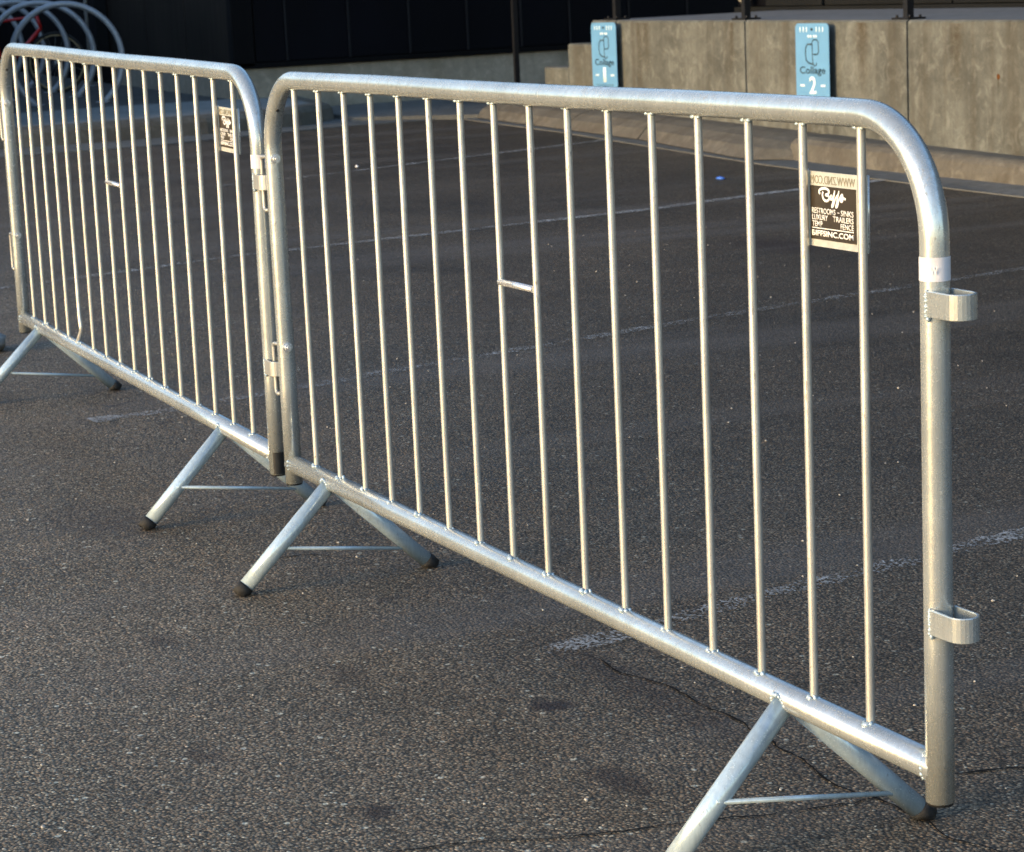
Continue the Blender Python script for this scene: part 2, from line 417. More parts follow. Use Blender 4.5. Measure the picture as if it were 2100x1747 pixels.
ribbon('painted_line', [(1.03, .02), (1.0, .30), (.92, .61), (.85, .95), (.757, 1.466), (.55, 2.5), (.2, 4.2), (-.1, 5.5)], .105, paint('worn_line_paint_near', .83),
       boost=lambda t: .20 * math.exp(-((t - .040) / .007) ** 2) - (.3 if t < .024 else 0) - (.07 if .055 < t < .082 else 0))
ribbon('painted_line', [(-1.885, .03), (-1.90, .266), (-1.961, .506), (-2.04, .81), (-2.098, 1.018), (-2.292, 1.839), (-2.455, 2.575), (-2.721, 4.077), (-2.98, 5.5)], .10,
       paint('worn_line_paint_mid', .885), boost=lambda t: .5 * math.exp(-(t / .012) ** 2) + (.04 if .13 < t < .2 else 0))
ribbon('painted_line', [(-5.0, .3), (-5.06, .65), (-5.37, 1.7), (-5.685, 4.03), (-5.879, 4.72), (-6.02, 5.66)], .10, paint('worn_line_paint_far', .87),
       boost=lambda t: .03 + .30 * t * t)
ribbon('painted_line', [(-8.6, 2.6), (-8.77, 3.3), (-9.116, 4.301), (-9.66, 5.85)], .10, paint('worn_line_paint_back', .87), boost=lambda t: .0 + .2 * t)
ribbon('painted_line', [(-11.3, 3.6), (-11.6, 4.6), (-11.75, 5.5)], .10, paint('worn_line_paint_last', .95))

# cracks: narrow open seams full of black grit
def crack(name, pts, w):
    t = M['void']
    rnd = random.Random(len(pts) * 7 + 3); v = []; f = []; dense = []
    P = [Vector((x, y, 0)) for x, y in pts]
    for a, b in zip(P, P[1:]):
        n = max(2, int((b - a).length / .018))
        dense += [a.lerp(b, i / n) for i in range(n)]
    dense.append(P[-1]); off = 0
    for i, q in enumerate(dense):
        tt = (dense[min(i + 1, len(dense) - 1)] - dense[max(i - 1, 0)]).normalized(); s = Vector((-tt.y, tt.x, 0))
        off = off * .8 + (rnd.random() - .5) * .010
        e = min(1, i / 6, (len(dense) - 1 - i) / 6) + .15
        ww = w * e * (.35 + 1.1 * rnd.random())
        for sg in (-.5, .5):
            c = q + s * (off + ww * sg); v.append((c.x, c.y, G(c.x) + .0025))
    for i in range(len(dense) - 1): f.append((2 * i, 2 * i + 1, 2 * i + 3, 2 * i + 2))
    o = link(name, mesh(name, v, f), M['crack']); tagd(o, kind='structure'); return o
M['crack'] = simple('black_grit', (.010, .009, .008), .9, 0, .1, .4, 200)
crack('asphalt_crack', [(1.06, .17), (1.12, .20), (1.225, .20), (1.297, .222), (1.394, .23), (1.534, .235), (1.633, .231), (1.773, .205), (1.913, .193), (1.997, .194), (2.06, .208), (2.19, .215), (2.264, .21), (2.4, .25)], .0036)
crack('asphalt_crack', [(2.0, .30), (2.03, .377), (2.039, .427), (2.059, .489), (2.02, .66)], .005)
crack('asphalt_crack', [(1.86, -.62), (1.904, -.426), (1.94, -.328), (1.971, -.219), (1.993, -.104), (2.032, .047), (2.058, .164), (2.04, .26)], .0035)
crack('asphalt_crack', [(-.05, -.12), (-.02, .02), (.06, .10)], .004)

# loose stone chips
def chips():
    rnd = random.Random(21); b = MB()
    for i in range(420):
        x = rnd.uniform(-5, 3.6); y = rnd.uniform(-1.9, 4.5); r = rnd.choice([.0022, .0026, .003, .004]) * rnd.uniform(.8, 1.3)
        b.blob((x, y, G(x) + r * .3), r, i, 6, 4, (1, rnd.uniform(.6, 1), .55))
    o = b.obj('loose_stone_chips', M['chip']); tagd(o, 'pale stone chips scattered over the asphalt', kind='stuff')
chips()

# ------------------------------------------------------------------ gutters, kerbs, walkways
gz = lambda h: (lambda x, y: G(x) + h)
o = poly_slab('gutter', [(-11.9, -8), (-11.92, 2.13), (-11.93, 3.2), (-12.19, 4.0), (-12.46, 4.94), (-12.5, 5.9), (-10.5, 5.85), (-9.77, 5.79), (-7.3, 5.6), (-5.4, 5.6), (-4.8, 5.62), (14, 5.7), (14, 5.95), (-7.1, 5.95), (-14.3, 6.6), (-14.3, 5.5), (-12.85, 4.9), (-12.7, 3.9), (-12.7, -8)],
              gz(.006), .05, M['gutter']); tagd(o, kind='structure')
o = poly_slab('apron', [(-14.38, 5.3), (-12.9, 5.2), (-12.2, 6.12), (-10.3, 6.24), (-10.3, 6.4), (-14.38, 7.0)], gz(.035), .06, M['gutter']); tagd(o, kind='structure')
o = poly_slab('landing', [(-14.38, 6.8), (-12.1, 6.36), (-12.1, 7.9), (-14.38, 7.9)], lambda x, y: .335, .12, M['gutter'], bev=.01); tagd(o, kind='structure')
# walkway: pale front strip, dirty rear slabs
o = poly_slab('walkway', [(-12.85, -8), (-12.85, 3.9), (-13.0, 4.65), (-13.35, 5.02), (-14.38, 5.16), (-14.38, 4.75), (-14.5, 4.73), (-14.62, 3.8), (-14.5, 2.8), (-14.5, -8)], gz(.14), .2, M['walk'], bev=.006); tagd(o, kind='structure')
o = poly_slab('walkway', [(-14.51, -8), (-14.51, 2.8), (-14.63, 3.8), (-14.51, 4.73), (-18.4, 4.73), (-25.9, 4.73), (-25.9, -8)], gz(.138), .2, M['walk_dirty'], bev=.006); tagd(o, kind='structure')
def kerb_run(name, face, back, h0, h1, mat):
    """kerb with battered face and rounded top edge: face/back are matched 2-D polylines"""
    prof = [(0., h0), (.10, .10), (.22, .128), (.4, h1), (1., h1)]
    v = []; n = len(prof) + 1
    for (fx, fy), (bx, by) in zip(face, back):
        for t, h in prof:
            x = fx + (bx - fx) * t; y = fy + (by - fy) * t; v.append((x, y, G(x) + h))
        v.append((bx, by, G(bx) - .05))
    f = [(i * n + j, i * n + j + 1, (i + 1) * n + j + 1, (i + 1) * n + j) for i in range(len(face) - 1) for j in range(n - 1)]
    f += [tuple(range(n)), tuple(range((len(face) - 1) * n, len(face) * n))]
    o = link(name, mesh(name, v, f), mat); tagd(o, kind='structure'); return o
kerb_run('kerb', [(-12.56, -8), (-12.58, 1.0), (-12.58, 2.98)], [(-12.84, -8), (-12.84, 1.0), (-12.84, 2.98)], .0, .142, M['kerb'])
kerb_run('kerb', [(-12.58, 2.995), (-12.6, 3.9), (-12.78, 4.72), (-13.2, 5.16), (-14.37, 5.32)], [(-12.84, 2.995), (-12.84, 3.9), (-12.99, 4.64), (-13.34, 5.01), (-14.37, 5.155)], .0, .142, M['kerb'])
# broad rolled kerb, in three lengths with open joints, and the plain kerb to its right
def rolled(x0, x1, y0, y1, round_end=False):
    prof = [(0., .012), (.18, .075), (.42, .115), (.7, .135), (1., .142)]
    N = 8; v = []; n = len(prof) + 1
    for i in range(N + 1):
        x = x0 + (x1 - x0) * i / N; yf = y0 + (y1 - y0) * i / N
        s = 1.0
        if round_end: s = math.sqrt(max(.0, 1 - max(0, (i / N - .8) / .2) ** 2)) if i / N > .8 else 1.
        yb = 6.05 - (x + 5) * .04 - .004
        for t, h in prof:
            y = yb + (yf - yb) * (1 - t) * (.3 + .7 * s); v.append((x, y, G(x) + h * (.5 + .5 * s)))
        v.append((x, yb, G(x) - .05))
    f = [(i * n + j, i * n + j + 1, (i + 1) * n + j + 1, (i + 1) * n + j) for i in range(N) for j in range(n - 1)]
    f += [tuple(range(n)), tuple(range(N * n, (N + 1) * n))]
    o = link('rolled_kerb', mesh('rolled_kerb', v, f, False), M['kerb']); tagd(o, kind='structure')
rolled(-12.3, -10.62, 6.0, 5.94); rolled(-10.605, -9.42, 5.94, 5.90); rolled(-9.405, -7.24, 5.90, 5.62, True)
kerb_run('kerb', [(-7.42, 5.86), (-4.0, 5.855)], [(-7.42, 6.141), (-4.0, 6.004)], .006, .14, M['kerb'])
kerb_run('kerb', [(-3.99, 5.855), (14, 5.855)], [(-3.99, 6.004), (14, 6.004)], .006, .14, M['kerb'])

# ------------------------------------------------------------------ loading dock
dock = empty('loading_dock', (-5, 6.05, 0)); tagd(dock, 'raised concrete dock with stained panels and steps at its left end', 'dock')
DY = lambda x: 6.05 - (x + 5) * .04
DTOP = .94
js = [-10.79, -10.375, -8.44, -6.505, -4.55, -2.6, -.65, 1.3, 3.25, 5.2, 7.15, 9.1, 11.05, 13]
for i, (a, b) in enumerate(zip(js, js[1:])):
    a2, b2 = a + .010, b - .010
    v = []
    for x in (a2, b2):
        for y, z in ((DY(x), G(x) - .02), (DY(x), DTOP - .012), (DY(x) + .012, DTOP), (DY(x) + .028, DTOP), (DY(x) + .028, G(x) - .02)):
            v.append((x + 5, y - 6.05, z))
    f = [(0, 1, 2, 3, 4), (9, 8, 7, 6, 5), (0, 5, 6, 1), (1, 6, 7, 2), (2, 7, 8, 3), (3, 8, 9, 4), (4, 9, 5, 0)]
    link('concrete_panel', mesh('concrete_panel', v, f), M['dock'], dock)
v = [(-10.788 + 5, DY(-10.788) - 6.05 + .03, DTOP - .001), (18, DY(13) - 6.05 + .03, DTOP - .001), (18, 2.2, DTOP - .001), (-5.788, 2.2, DTOP - .001)]
v += [(x, y, .2) for x, y, z in v]
link('dock_floor', mesh('dock_floor', v, [(0, 1, 2, 3), (7, 6, 5, 4), (0, 4, 5, 1), (1, 5, 6, 2), (2, 6, 7, 3), (3, 7, 4, 0)]), M['dock_floor'], dock)
v = [(x, DY(x - 5) - 6.05 + d, z) for x in (-5.78, 17.9) for d in (.03, .29) for z in (.15, DTOP - .03)]
link('dock_core', mesh('dock_core', v, [(0, 1, 3, 2), (4, 6, 7, 5), (0, 4, 5, 1), (2, 3, 7, 6), (0, 2, 6, 4), (1, 5, 7, 3)]), M['void'], dock)
for k, (xa, xb, z) in enumerate(((-11.21, -10.795, .77), (-11.63, -11.213, .595), (-12.05, -11.633, .42))):
    b = MB(); b.box((xa + 5, .235, .2), (xb + 5, 1.75, z)); o = b.obj('step', M['dock'], dock); bevel(o, .018, 2)
# rust spot, rust weep and old patch on the panels
M['rust'] = simple('rust_stain', (.10, .04, .012), .9, 0, .1, .4, 90)
def stainmat():
    t = NT('rust_weep'); o = t.tc.outputs['UV']; sx = t.N('ShaderNodeSeparateXYZ'); t.L(o, sx.inputs[0])
    e = t.math('ABSOLUTE', t.math('SUBTRACT', sx.outputs[0], .5))
    nn = t.noise(30, 4, .7)
    a = t.math('SUBTRACT', .42, t.math('MULTIPLY', e, 1.5)); a = t.math('MULTIPLY', a, sx.outputs[1]); a = t.math('MULTIPLY', a, t.ramp(nn, [(.35, .4), (.7, 1.5)]), True)
    tr = t.N('ShaderNodeBsdfTransparent'); mx = t.N('ShaderNodeMixShader')
    t.L(a, mx.inputs[0]); t.L(tr.outputs[0], mx.inputs[1]); t.L(t.b.outputs[0], mx.inputs[2]); t.L(mx.outputs[0], t.out.inputs[0])
    return t.fin((.095, .07, .04), .9, 0, .1)
M['weep'] = stainmat()
def weep(x, z0, z1, w):
    me = bpy.data.meshes.new('rust_weep')
    vs = []; 
    for xx in (x - w / 2, x + w / 2):
        for z in (z0, z1): vs.append((xx + 5, DY(xx) - .002 - 6.05, z))
    me.from_pydata(vs, [], [(0, 2, 3, 1)]); ul = me.uv_layers.new(name='UVMap')
    uvs = {0: (0, 0.15), 1: (0, 1), 2: (1, .15), 3: (1, 1)}
    for lp in me.loops: ul.data[lp.index].uv = uvs[lp.vertex_index]
    link('rust_weep', me, M['weep'], dock)
weep(-5.1, .24, .925, .42); weep(-8.62, .62, .925, .16); weep(-6.0, .5, .92, .3); weep(-9.9, .5, .92, .35); weep(-7.0, .45, .925, .4); weep(-10.0, .3, .925, .2); weep(-10.75, .80, .93, .2)
b = MB(); b.blob((0, 0, 0), .016, 3, 8, 5, (1, .25, 1)); b.obj('rust_spot', M['rust'], dock, (-5.60 + 5, DY(-5.60) - 6.05, .64)); weep(-5.60, .52, .64, .05)

# guard rail posts on the dock edge
rail = empty('guard_rail', (-5, 6.18, DTOP)); tagd(rail, 'black steel guard rail bolted along the dock edge', 'railing')
for x in (-10.58, -8.62, -6.66, -4.7, -2.74, -.78, 1.18, 3.14, 5.1):
    y = DY(x) + .11 - 6.18
    b = MB().box((x + 5 - .022, y - .022, .010), (x + 5 + .022, y + .022, 1.05)); b.obj('post', M['black_steel'], rail)
    b = MB().box((x + 5 - .085, y - .06, .0), (x + 5 + .085, y + .06, .011))
    for sx in (-.065, .065):
        for sy in (-.035, .035): b.tube([(x + 5 + sx, y + sy, .011), (x + 5 + sx, y + sy, .026)], .009, 6)
    b.obj('base_plate', M['black_steel'], rail)
def rbar(z, r=.019):
    MB().tube([(-10.60 + 5, DY(-10.6) + .11 - 6.18, z), (.2, DY(-4.8) + .11 - 6.18, z), (10.2, DY(5.2) + .11 - 6.18, z)], r, 8).obj('rail', M['black_steel'], rail)
rbar(1.06); rbar(.56)
hr = empty('stair_handrail', (-12.68, 6.55, .28)); tagd(hr, 'black steel handrail standing at the foot of the dock steps', 'handrail')
MB().box((-.019, -.019, 0), (.019, .019, 1.25)).obj('post', M['black_steel'], hr)
MB().tube([(0, 0, 1.25), (1.5, 0, 1.92)], .02, 8).obj('rail', M['black_steel'], hr)

# ------------------------------------------------------------------ buildings
bld = empty('building', (-14.4, 4.74, .3)); tagd(bld, 'near black panelled building with pale concrete footing behind the bicycle racks', 'building')
bx, by, bz = -14.4, 4.74, .3
def bbox(name, lo, hi, mat, bev=0, par=bld, org=(bx, by, bz)):
    o = MB().box([a - c for a, c in zip(lo, org)], [a - c for a, c in zip(hi, org)]).obj(name, mat, par)
    if bev: bevel(o, bev)
    return o
# footing
bbox('footing', (-18.2, 4.76, .2), (-14.42, 12, .615), M['foundation'], .01)
ys = [4.93, 5.22, 5.79, 6.35, 6.90, 7.42, 7.90, 8.5, 9.1, 9.7, 10.3]
for a, c in zip(ys, ys[1:]):
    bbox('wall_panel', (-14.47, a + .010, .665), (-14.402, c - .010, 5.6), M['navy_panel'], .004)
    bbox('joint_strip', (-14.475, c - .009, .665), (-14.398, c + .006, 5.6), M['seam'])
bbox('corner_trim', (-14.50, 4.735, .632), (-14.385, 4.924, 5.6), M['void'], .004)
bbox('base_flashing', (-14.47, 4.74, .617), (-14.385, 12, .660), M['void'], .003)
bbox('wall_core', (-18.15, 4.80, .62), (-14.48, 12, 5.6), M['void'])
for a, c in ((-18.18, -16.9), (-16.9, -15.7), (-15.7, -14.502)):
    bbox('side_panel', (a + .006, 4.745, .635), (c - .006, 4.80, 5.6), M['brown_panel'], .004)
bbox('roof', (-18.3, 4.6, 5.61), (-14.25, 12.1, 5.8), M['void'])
# recess behind the racks
bld2 = empty('building', (-26, 0, .5)); tagd(bld2, 'pitch black building wall closing off the recess behind the bicycle', 'building')
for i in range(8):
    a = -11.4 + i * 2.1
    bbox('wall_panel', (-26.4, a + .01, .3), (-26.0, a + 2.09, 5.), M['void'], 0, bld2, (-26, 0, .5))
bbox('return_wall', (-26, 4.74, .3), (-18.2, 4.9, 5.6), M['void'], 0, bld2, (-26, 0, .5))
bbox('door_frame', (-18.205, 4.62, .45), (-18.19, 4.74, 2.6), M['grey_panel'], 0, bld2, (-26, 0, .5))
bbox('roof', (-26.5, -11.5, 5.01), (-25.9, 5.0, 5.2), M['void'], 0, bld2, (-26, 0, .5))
shade_block = empty('building', (-26, -9, .5)); tagd(shade_block, 'added unseen block that shades the bicycle racks from their left side', 'building')  # added block, never in view, keeps the low sun off racks and bicycle
for i in range(6):
    a = -26 + i * 2.18
    bbox('wall_panel', (a + .01, 1.8, .3), (a + 2.17, 1.9, 2.2), M['void'], 0, shade_block, (-26, -9, .5))
bbox('wall', (-26, -9, .3), (-12.93, 1.79, 2.2), M['grey_panel'], 0, shade_block, (-26, -9, .5))
# wall behind the dock
bld3 = empty('building', (-11.3, 7.92, DTOP)); tagd(bld3, 'charcoal panelled building wall behind the concrete dock', 'building')
org3 = (-11.3, 7.92, DTOP)
xs = [-11.45, -11.0, -10.2, -8.6, -7.0, -5.4, -3.8, -2.2, -.6, 1.0, 2.6, 4.2, 5.8, 7.4, 9.0, 10.6, 13]
for i, (a, c) in enumerate(zip(xs, xs[1:])):
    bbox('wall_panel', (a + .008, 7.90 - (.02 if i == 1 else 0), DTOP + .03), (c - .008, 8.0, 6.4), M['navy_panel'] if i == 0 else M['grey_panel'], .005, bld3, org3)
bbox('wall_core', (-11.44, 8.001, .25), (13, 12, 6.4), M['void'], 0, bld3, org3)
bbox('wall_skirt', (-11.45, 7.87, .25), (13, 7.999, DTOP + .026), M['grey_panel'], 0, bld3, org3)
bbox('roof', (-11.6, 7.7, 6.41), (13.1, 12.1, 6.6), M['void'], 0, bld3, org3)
# downspout
ds = MB().box((-11.24 + 11.3, -.10, .20), (-11.13 + 11.3, -.03, 3.6)).obj('downspout', M['galv_dull'], bld3); bevel(ds, .012)
b = MB(); b.tube([(.115, -.065, .21), (.115, -.075, .13), (.115, -.13, .07)], .045, 10); b.obj('downspout_shoe', M['cream'], bld3)

# ------------------------------------------------------------------ blue parking signs
def blue_sign(cx, cy, ztop, num, label):
    ang = math.atan2(.1, .995)
    root = empty('parking_sign', (cx, cy, ztop - .46), (0, 0, ang)); tagd(root, label, 'sign', 'blue parking signs on the dock wall')
    w, h, r = .325, .47, .03
    pts = []
    for (ox, oz, a0) in ((w / 2 - r, h - r, 0), (-w / 2 + r, h - r, 90), (-w / 2 + r, r, 180), (w / 2 - r, r, 270)):
        for k in range(5):
            a = math.radians(a0 + k * 22.5); pts.append((ox + r * math.cos(a), oz + r * math.sin(a)))
    n = len(pts); v = [(x, -.0015, z) for x, z in pts] + [(x, .0015, z) for x, z in pts]
    f = [tuple(range(n)), tuple(range(2 * n - 1, n - 1, -1))] + [(i, (i + 1) % n, n + (i + 1) % n, n + i) for i in range(n)]
    pl = link('sign_plate', mesh('sign_plate', v, f), M['sign_blue'], root)
    X, Z = (1, 0, 0), (0, 0, 1); y = -.0018
    def stroke(p, wd, name, mat):
        b = MB()
        b.tube([(a, y, c) for a, c in p], wd / 2, 6, flat=1.0)
        for i, q in enumerate(b.v): b.v[i] = (q[0], y + (q[1] - y) * .08, q[2])
        b.obj(name, mat, pl)
    # row of short white marks and a second small white line
    for k in range(8):
        xx = -.115 + k * .0315
        if abs(xx) < .025: continue
        stroke([(xx, h - .052), (xx, h - .022)], .010, 'white_mark', M['sign_white'])
    for xx in (-.035, -.012, .02, .04): stroke([(xx - .008, h - .078), (xx + .008, h - .078)], .016, 'white_mark', M['sign_white'])
    # emblem: two overlapping rounded outlines and a small hook
    stroke([(-.005, .345), (-.045, .345), (-.062, .325), (-.066, .285), (-.06, .25), (-.04, .235), (-.01, .228), (.01, .225)], .011, 'emblem', M['sign_dark'])
    stroke([(0, .335), (0, .36), (.015, .372), (.045, .372), (.06, .36), (.062, .30), (.05, .285), (.01, .285)], .011, 'emblem', M['sign_dark'])
    stroke([(.0, .335), (.002, .27), (.004, .235), (.02, .215), (.038, .222), (.04, .235)], .010, 'emblem', M['sign_dark'])
    text_mesh('lettering', 'Collage', M['sign_dark'], pl, (-.125, y, .155), X, Z, .25, .058, bold=.022)
    text_mesh('number', num, M['sign_white'], pl, (-.034 if num == '2' else -.02, y, .048), X, Z, .068 if num == '2' else .036, .105, bold=.02)
    for xx in (-.10, .10): stroke([(xx - .022, .098), (xx + .022, .098)], .014, 'dash', M['sign_white'])
    for zz, ww in ((.030, .23), (.018, .20), (.008, .20)):
        xx = -ww / 2
        rnd = random.Random(int(zz * 1000))
        while xx < ww / 2:
            l = rnd.uniform(.008, .022); stroke([(xx, zz), (min(xx + l, ww / 2), zz)], .006, 'small_print', M['sign_dark']); xx += l + .012
    for zz in (h - .036, .014):
        b = MB(); b.tube([(0, .0, zz), (0, -.006, zz)], .008, 8); b.obj('screw', M['black_steel'], root)
    MB().box((-.02, .002, .05), (.02, .06, .10)).obj('bracket', M['galv_dull'], root)
    MB().box((-.02, .002, .35), (.02, .06, .40)).obj('bracket', M['galv_dull'], root)
blue_sign(-10.44, DY(-10.57) - .075, .918, '1', 'light blue parking sign numbered 1 on the dock corner by the steps')
blue_sign(-7.46, DY(-7.53) - .075, .915, '2', 'light blue parking sign numbered 2 in the middle of the dock wall')

# ------------------------------------------------------------------ bicycle racks
def hoop(i, cx, cy):
    zg = G(cx) + .138
    root = empty('bicycle_rack', (cx, cy, zg), (0, 0, math.atan2(.52, .18)))
    R = .468; c = .375
    a0 = -math.acos(-c / R) if False else None
    pts = []
    th = math.asin(c / R)
    for k in range(49):
        a = -th - .0 + (math.pi + 2 * th) * k / 48
        pts.append((R * math.cos(a), 0, c + R * math.sin(a) + .0))
    MB().tube(pts, .026, 12).obj('ring', M['rack'], root)
    for sx in (-1, 1):
        b = MB(); x = sx * R * math.cos(th); b.tube([(x, 0, 0), (x, 0, .010)], .065, 16); b.obj('base_flange', M['rack'], root)
    return root
M['rack'] = galv('blue_grey_galvanised', (.36, .385, .42), .3, .5, .4)
labs = ['blue grey steel rack ring nearest the barrier, fully in view', 'second rack ring, right behind the nearest ring',
        'third rack ring, between the second ring and the red bicycle', 'fourth rack ring, whose right side crosses the red bicycle frame', 'fifth and farthest rack ring cut off at the left edge']
for i in range(5):
    o = hoop(i, -15.28 - 1.0 * i, 3.55 + .03 * i); tagd(o, labs[i], 'bicycle rack', 'ring racks on the walkway')

# ------------------------------------------------------------------ bicycle
def bicycle(x, y, rz, lean):
    z = G(x) + .14
    r = empty('bicycle', (x, y, z), (lean, 0, rz)); tagd(r, 'bicycle with a red frame parked behind the ring racks', 'bicycle')
    WR = .33
    for sx in (-.52, .52):
        w = empty('wheel', (sx, 0, WR)); w.parent = r
        ring = [(WR * math.cos(a), 0, WR * math.sin(a)) for a in [2 * math.pi * k / 36 for k in range(36)]]
        MB().tube(ring, .017, 8, closed=True).obj('tyre', M['rubber'], w)
        ring2 = [(q[0] * .93, 0, q[2] * .93) for q in ring]
        MB().tube(ring2, .009, 8, closed=True).obj('rim', M['tan'] if sx > 0 else M['galv_dull'], w)
        b = MB()
        for k in range(20):
            a = 2 * math.pi * k / 20; b.tube([(.02 * math.cos(a + .5), .012 * (-1) ** k, .02 * math.sin(a + .5)), (.3 * math.cos(a), 0, .3 * math.sin(a))], .0014, 4, False)
        b.obj('spokes', M['galv_dull'], w)
        MB().tube([(0, -.05, 0), (0, .05, 0)], .018, 10).obj('hub', M['galv_dull'], w)
    bb, st, ht, hb = (-.08, 0, .28), (-.22, 0, .80), (.32, 0, .86), (.36, 0, .72)
    b = MB()
    for p, q, rad in ((bb, st, .016), (st, ht, .017), (bb, hb, .022), (bb, (-.52, 0, WR), .011), (st, (-.52, 0, WR), .010), (ht, hb, .020)):
        b.tube([p, q], rad, 10)
    b.obj('frame', M['red_paint'], r)
    MB().tube([hb, (.40, .0, .58), (.52, .055, WR)], .013, 8).obj('fork', M['black_plastic'], r)
    MB().tube([ht, (.31, 0, .95), (.36, 0, .98)], .014, 8).obj('stem', M['black_plastic'], r)
    MB().tube([(.36, -.30, 1.0), (.37, -.1, .985), (.37, .1, .985), (.36, .30, 1.0)], .012, 8).obj('handlebar', M['black_plastic'], r)
    MB().tube([st, (-.25, 0, .93)], .012, 8).obj('seat_post', M['galv_dull'], r)
    b = MB(); b.tube([(-.40, 0, .945), (-.33, 0, .955), (-.24, 0, .95), (-.12, 0, .94)], [.055, .07, .04, .018], 10, flat=.45); b.obj('saddle', M['rubber'], r)
    MB().tube([(-.08, .03, .28), (-.08, .045, .28)], .09, 20).obj('chainring', M['galv_dull'], r)
    MB().tube([(-.08, .05, .28), (-.02, .06, .13)], .008, 6).obj('crank', M['galv_dull'], r)
    MB().tube([(-.08, -.05, .28), (-.14, -.06, .43)], .008, 6).obj('crank', M['galv_dull'], r)
    return r
bk = bicycle(-17.39, 3.57, math.radians(62), math.radians(-5)); bk.scale = (.82, .82, .82)
p = empty('pole', (-18.05, 4.50, G(-18) + .13)); tagd(p, 'thin pale pole standing at the edge of the dark recess', 'pole')
MB().tube([(0, 0, 0), (0, 0, 2.2)], .019, 10).obj('pipe', M['galv_dull'], p)
MB().tube([(0, 0, 0), (0, 0, .012)], .06, 14).obj('base_flange', M['galv_dull'], p)

# ------------------------------------------------------------------ crowd-control barriers
XR, ZP, ZT, ZB, R = 2.5279, .1795, 1.0905, .2235, .0195
X0, S = .15725, .146962
BR = .0063
def sector(cx, cz, r, a0, a1, n):
    return [(cx + r * math.cos(a0 + (a1 - a0) * i / n), 0, cz + r * math.sin(a0 + (a1 - a0) * i / n)) for i in range(n + 1)]
def loop_mesh(tip):
    """flat steel band bent into a D around the post side"""
    hw = .0215; out = []
    xs0 = .010
    path = [(xs0, -hw)] + [(xs0 + (tip - hw - xs0) * t, -hw) for t in (.5, 1.)]
    for k in range(1, 12):
        a = -math.pi / 2 + math.pi * k / 12; path.append((tip - hw + hw * math.cos(a), hw * math.sin(a)))
    path += [(xs0 + (tip - hw - xs0) * t, hw) for t in (1., .5, 0.)]
    th = .0045; v = []; f = []; n = len(path)
    for i, (x, y) in enumerate(path):
        a = Vector(path[max(i - 1, 0)]); c = Vector(path[min(i + 1, n - 1)]); t = (c - a).normalized(); nn = Vector((t.y, -t.x))
        for (q, z) in ((0, 0), (0, .034), (-th, .034), (-th, 0)):
            v.append((x + nn.x * q, y + nn.y * q, z))
    for i in range(n - 1):
        for j in range(4): f.append((i * 4 + j, i * 4 + (j + 1) % 4, (i + 1) * 4 + (j + 1) % 4, (i + 1) * 4 + j))
    f += [(0, 1, 2, 3), ((n - 1) * 4 + 3, (n - 1) * 4 + 2, (n - 1) * 4 + 1, (n - 1) * 4)]
    return mesh('connecting_loop', v, f)

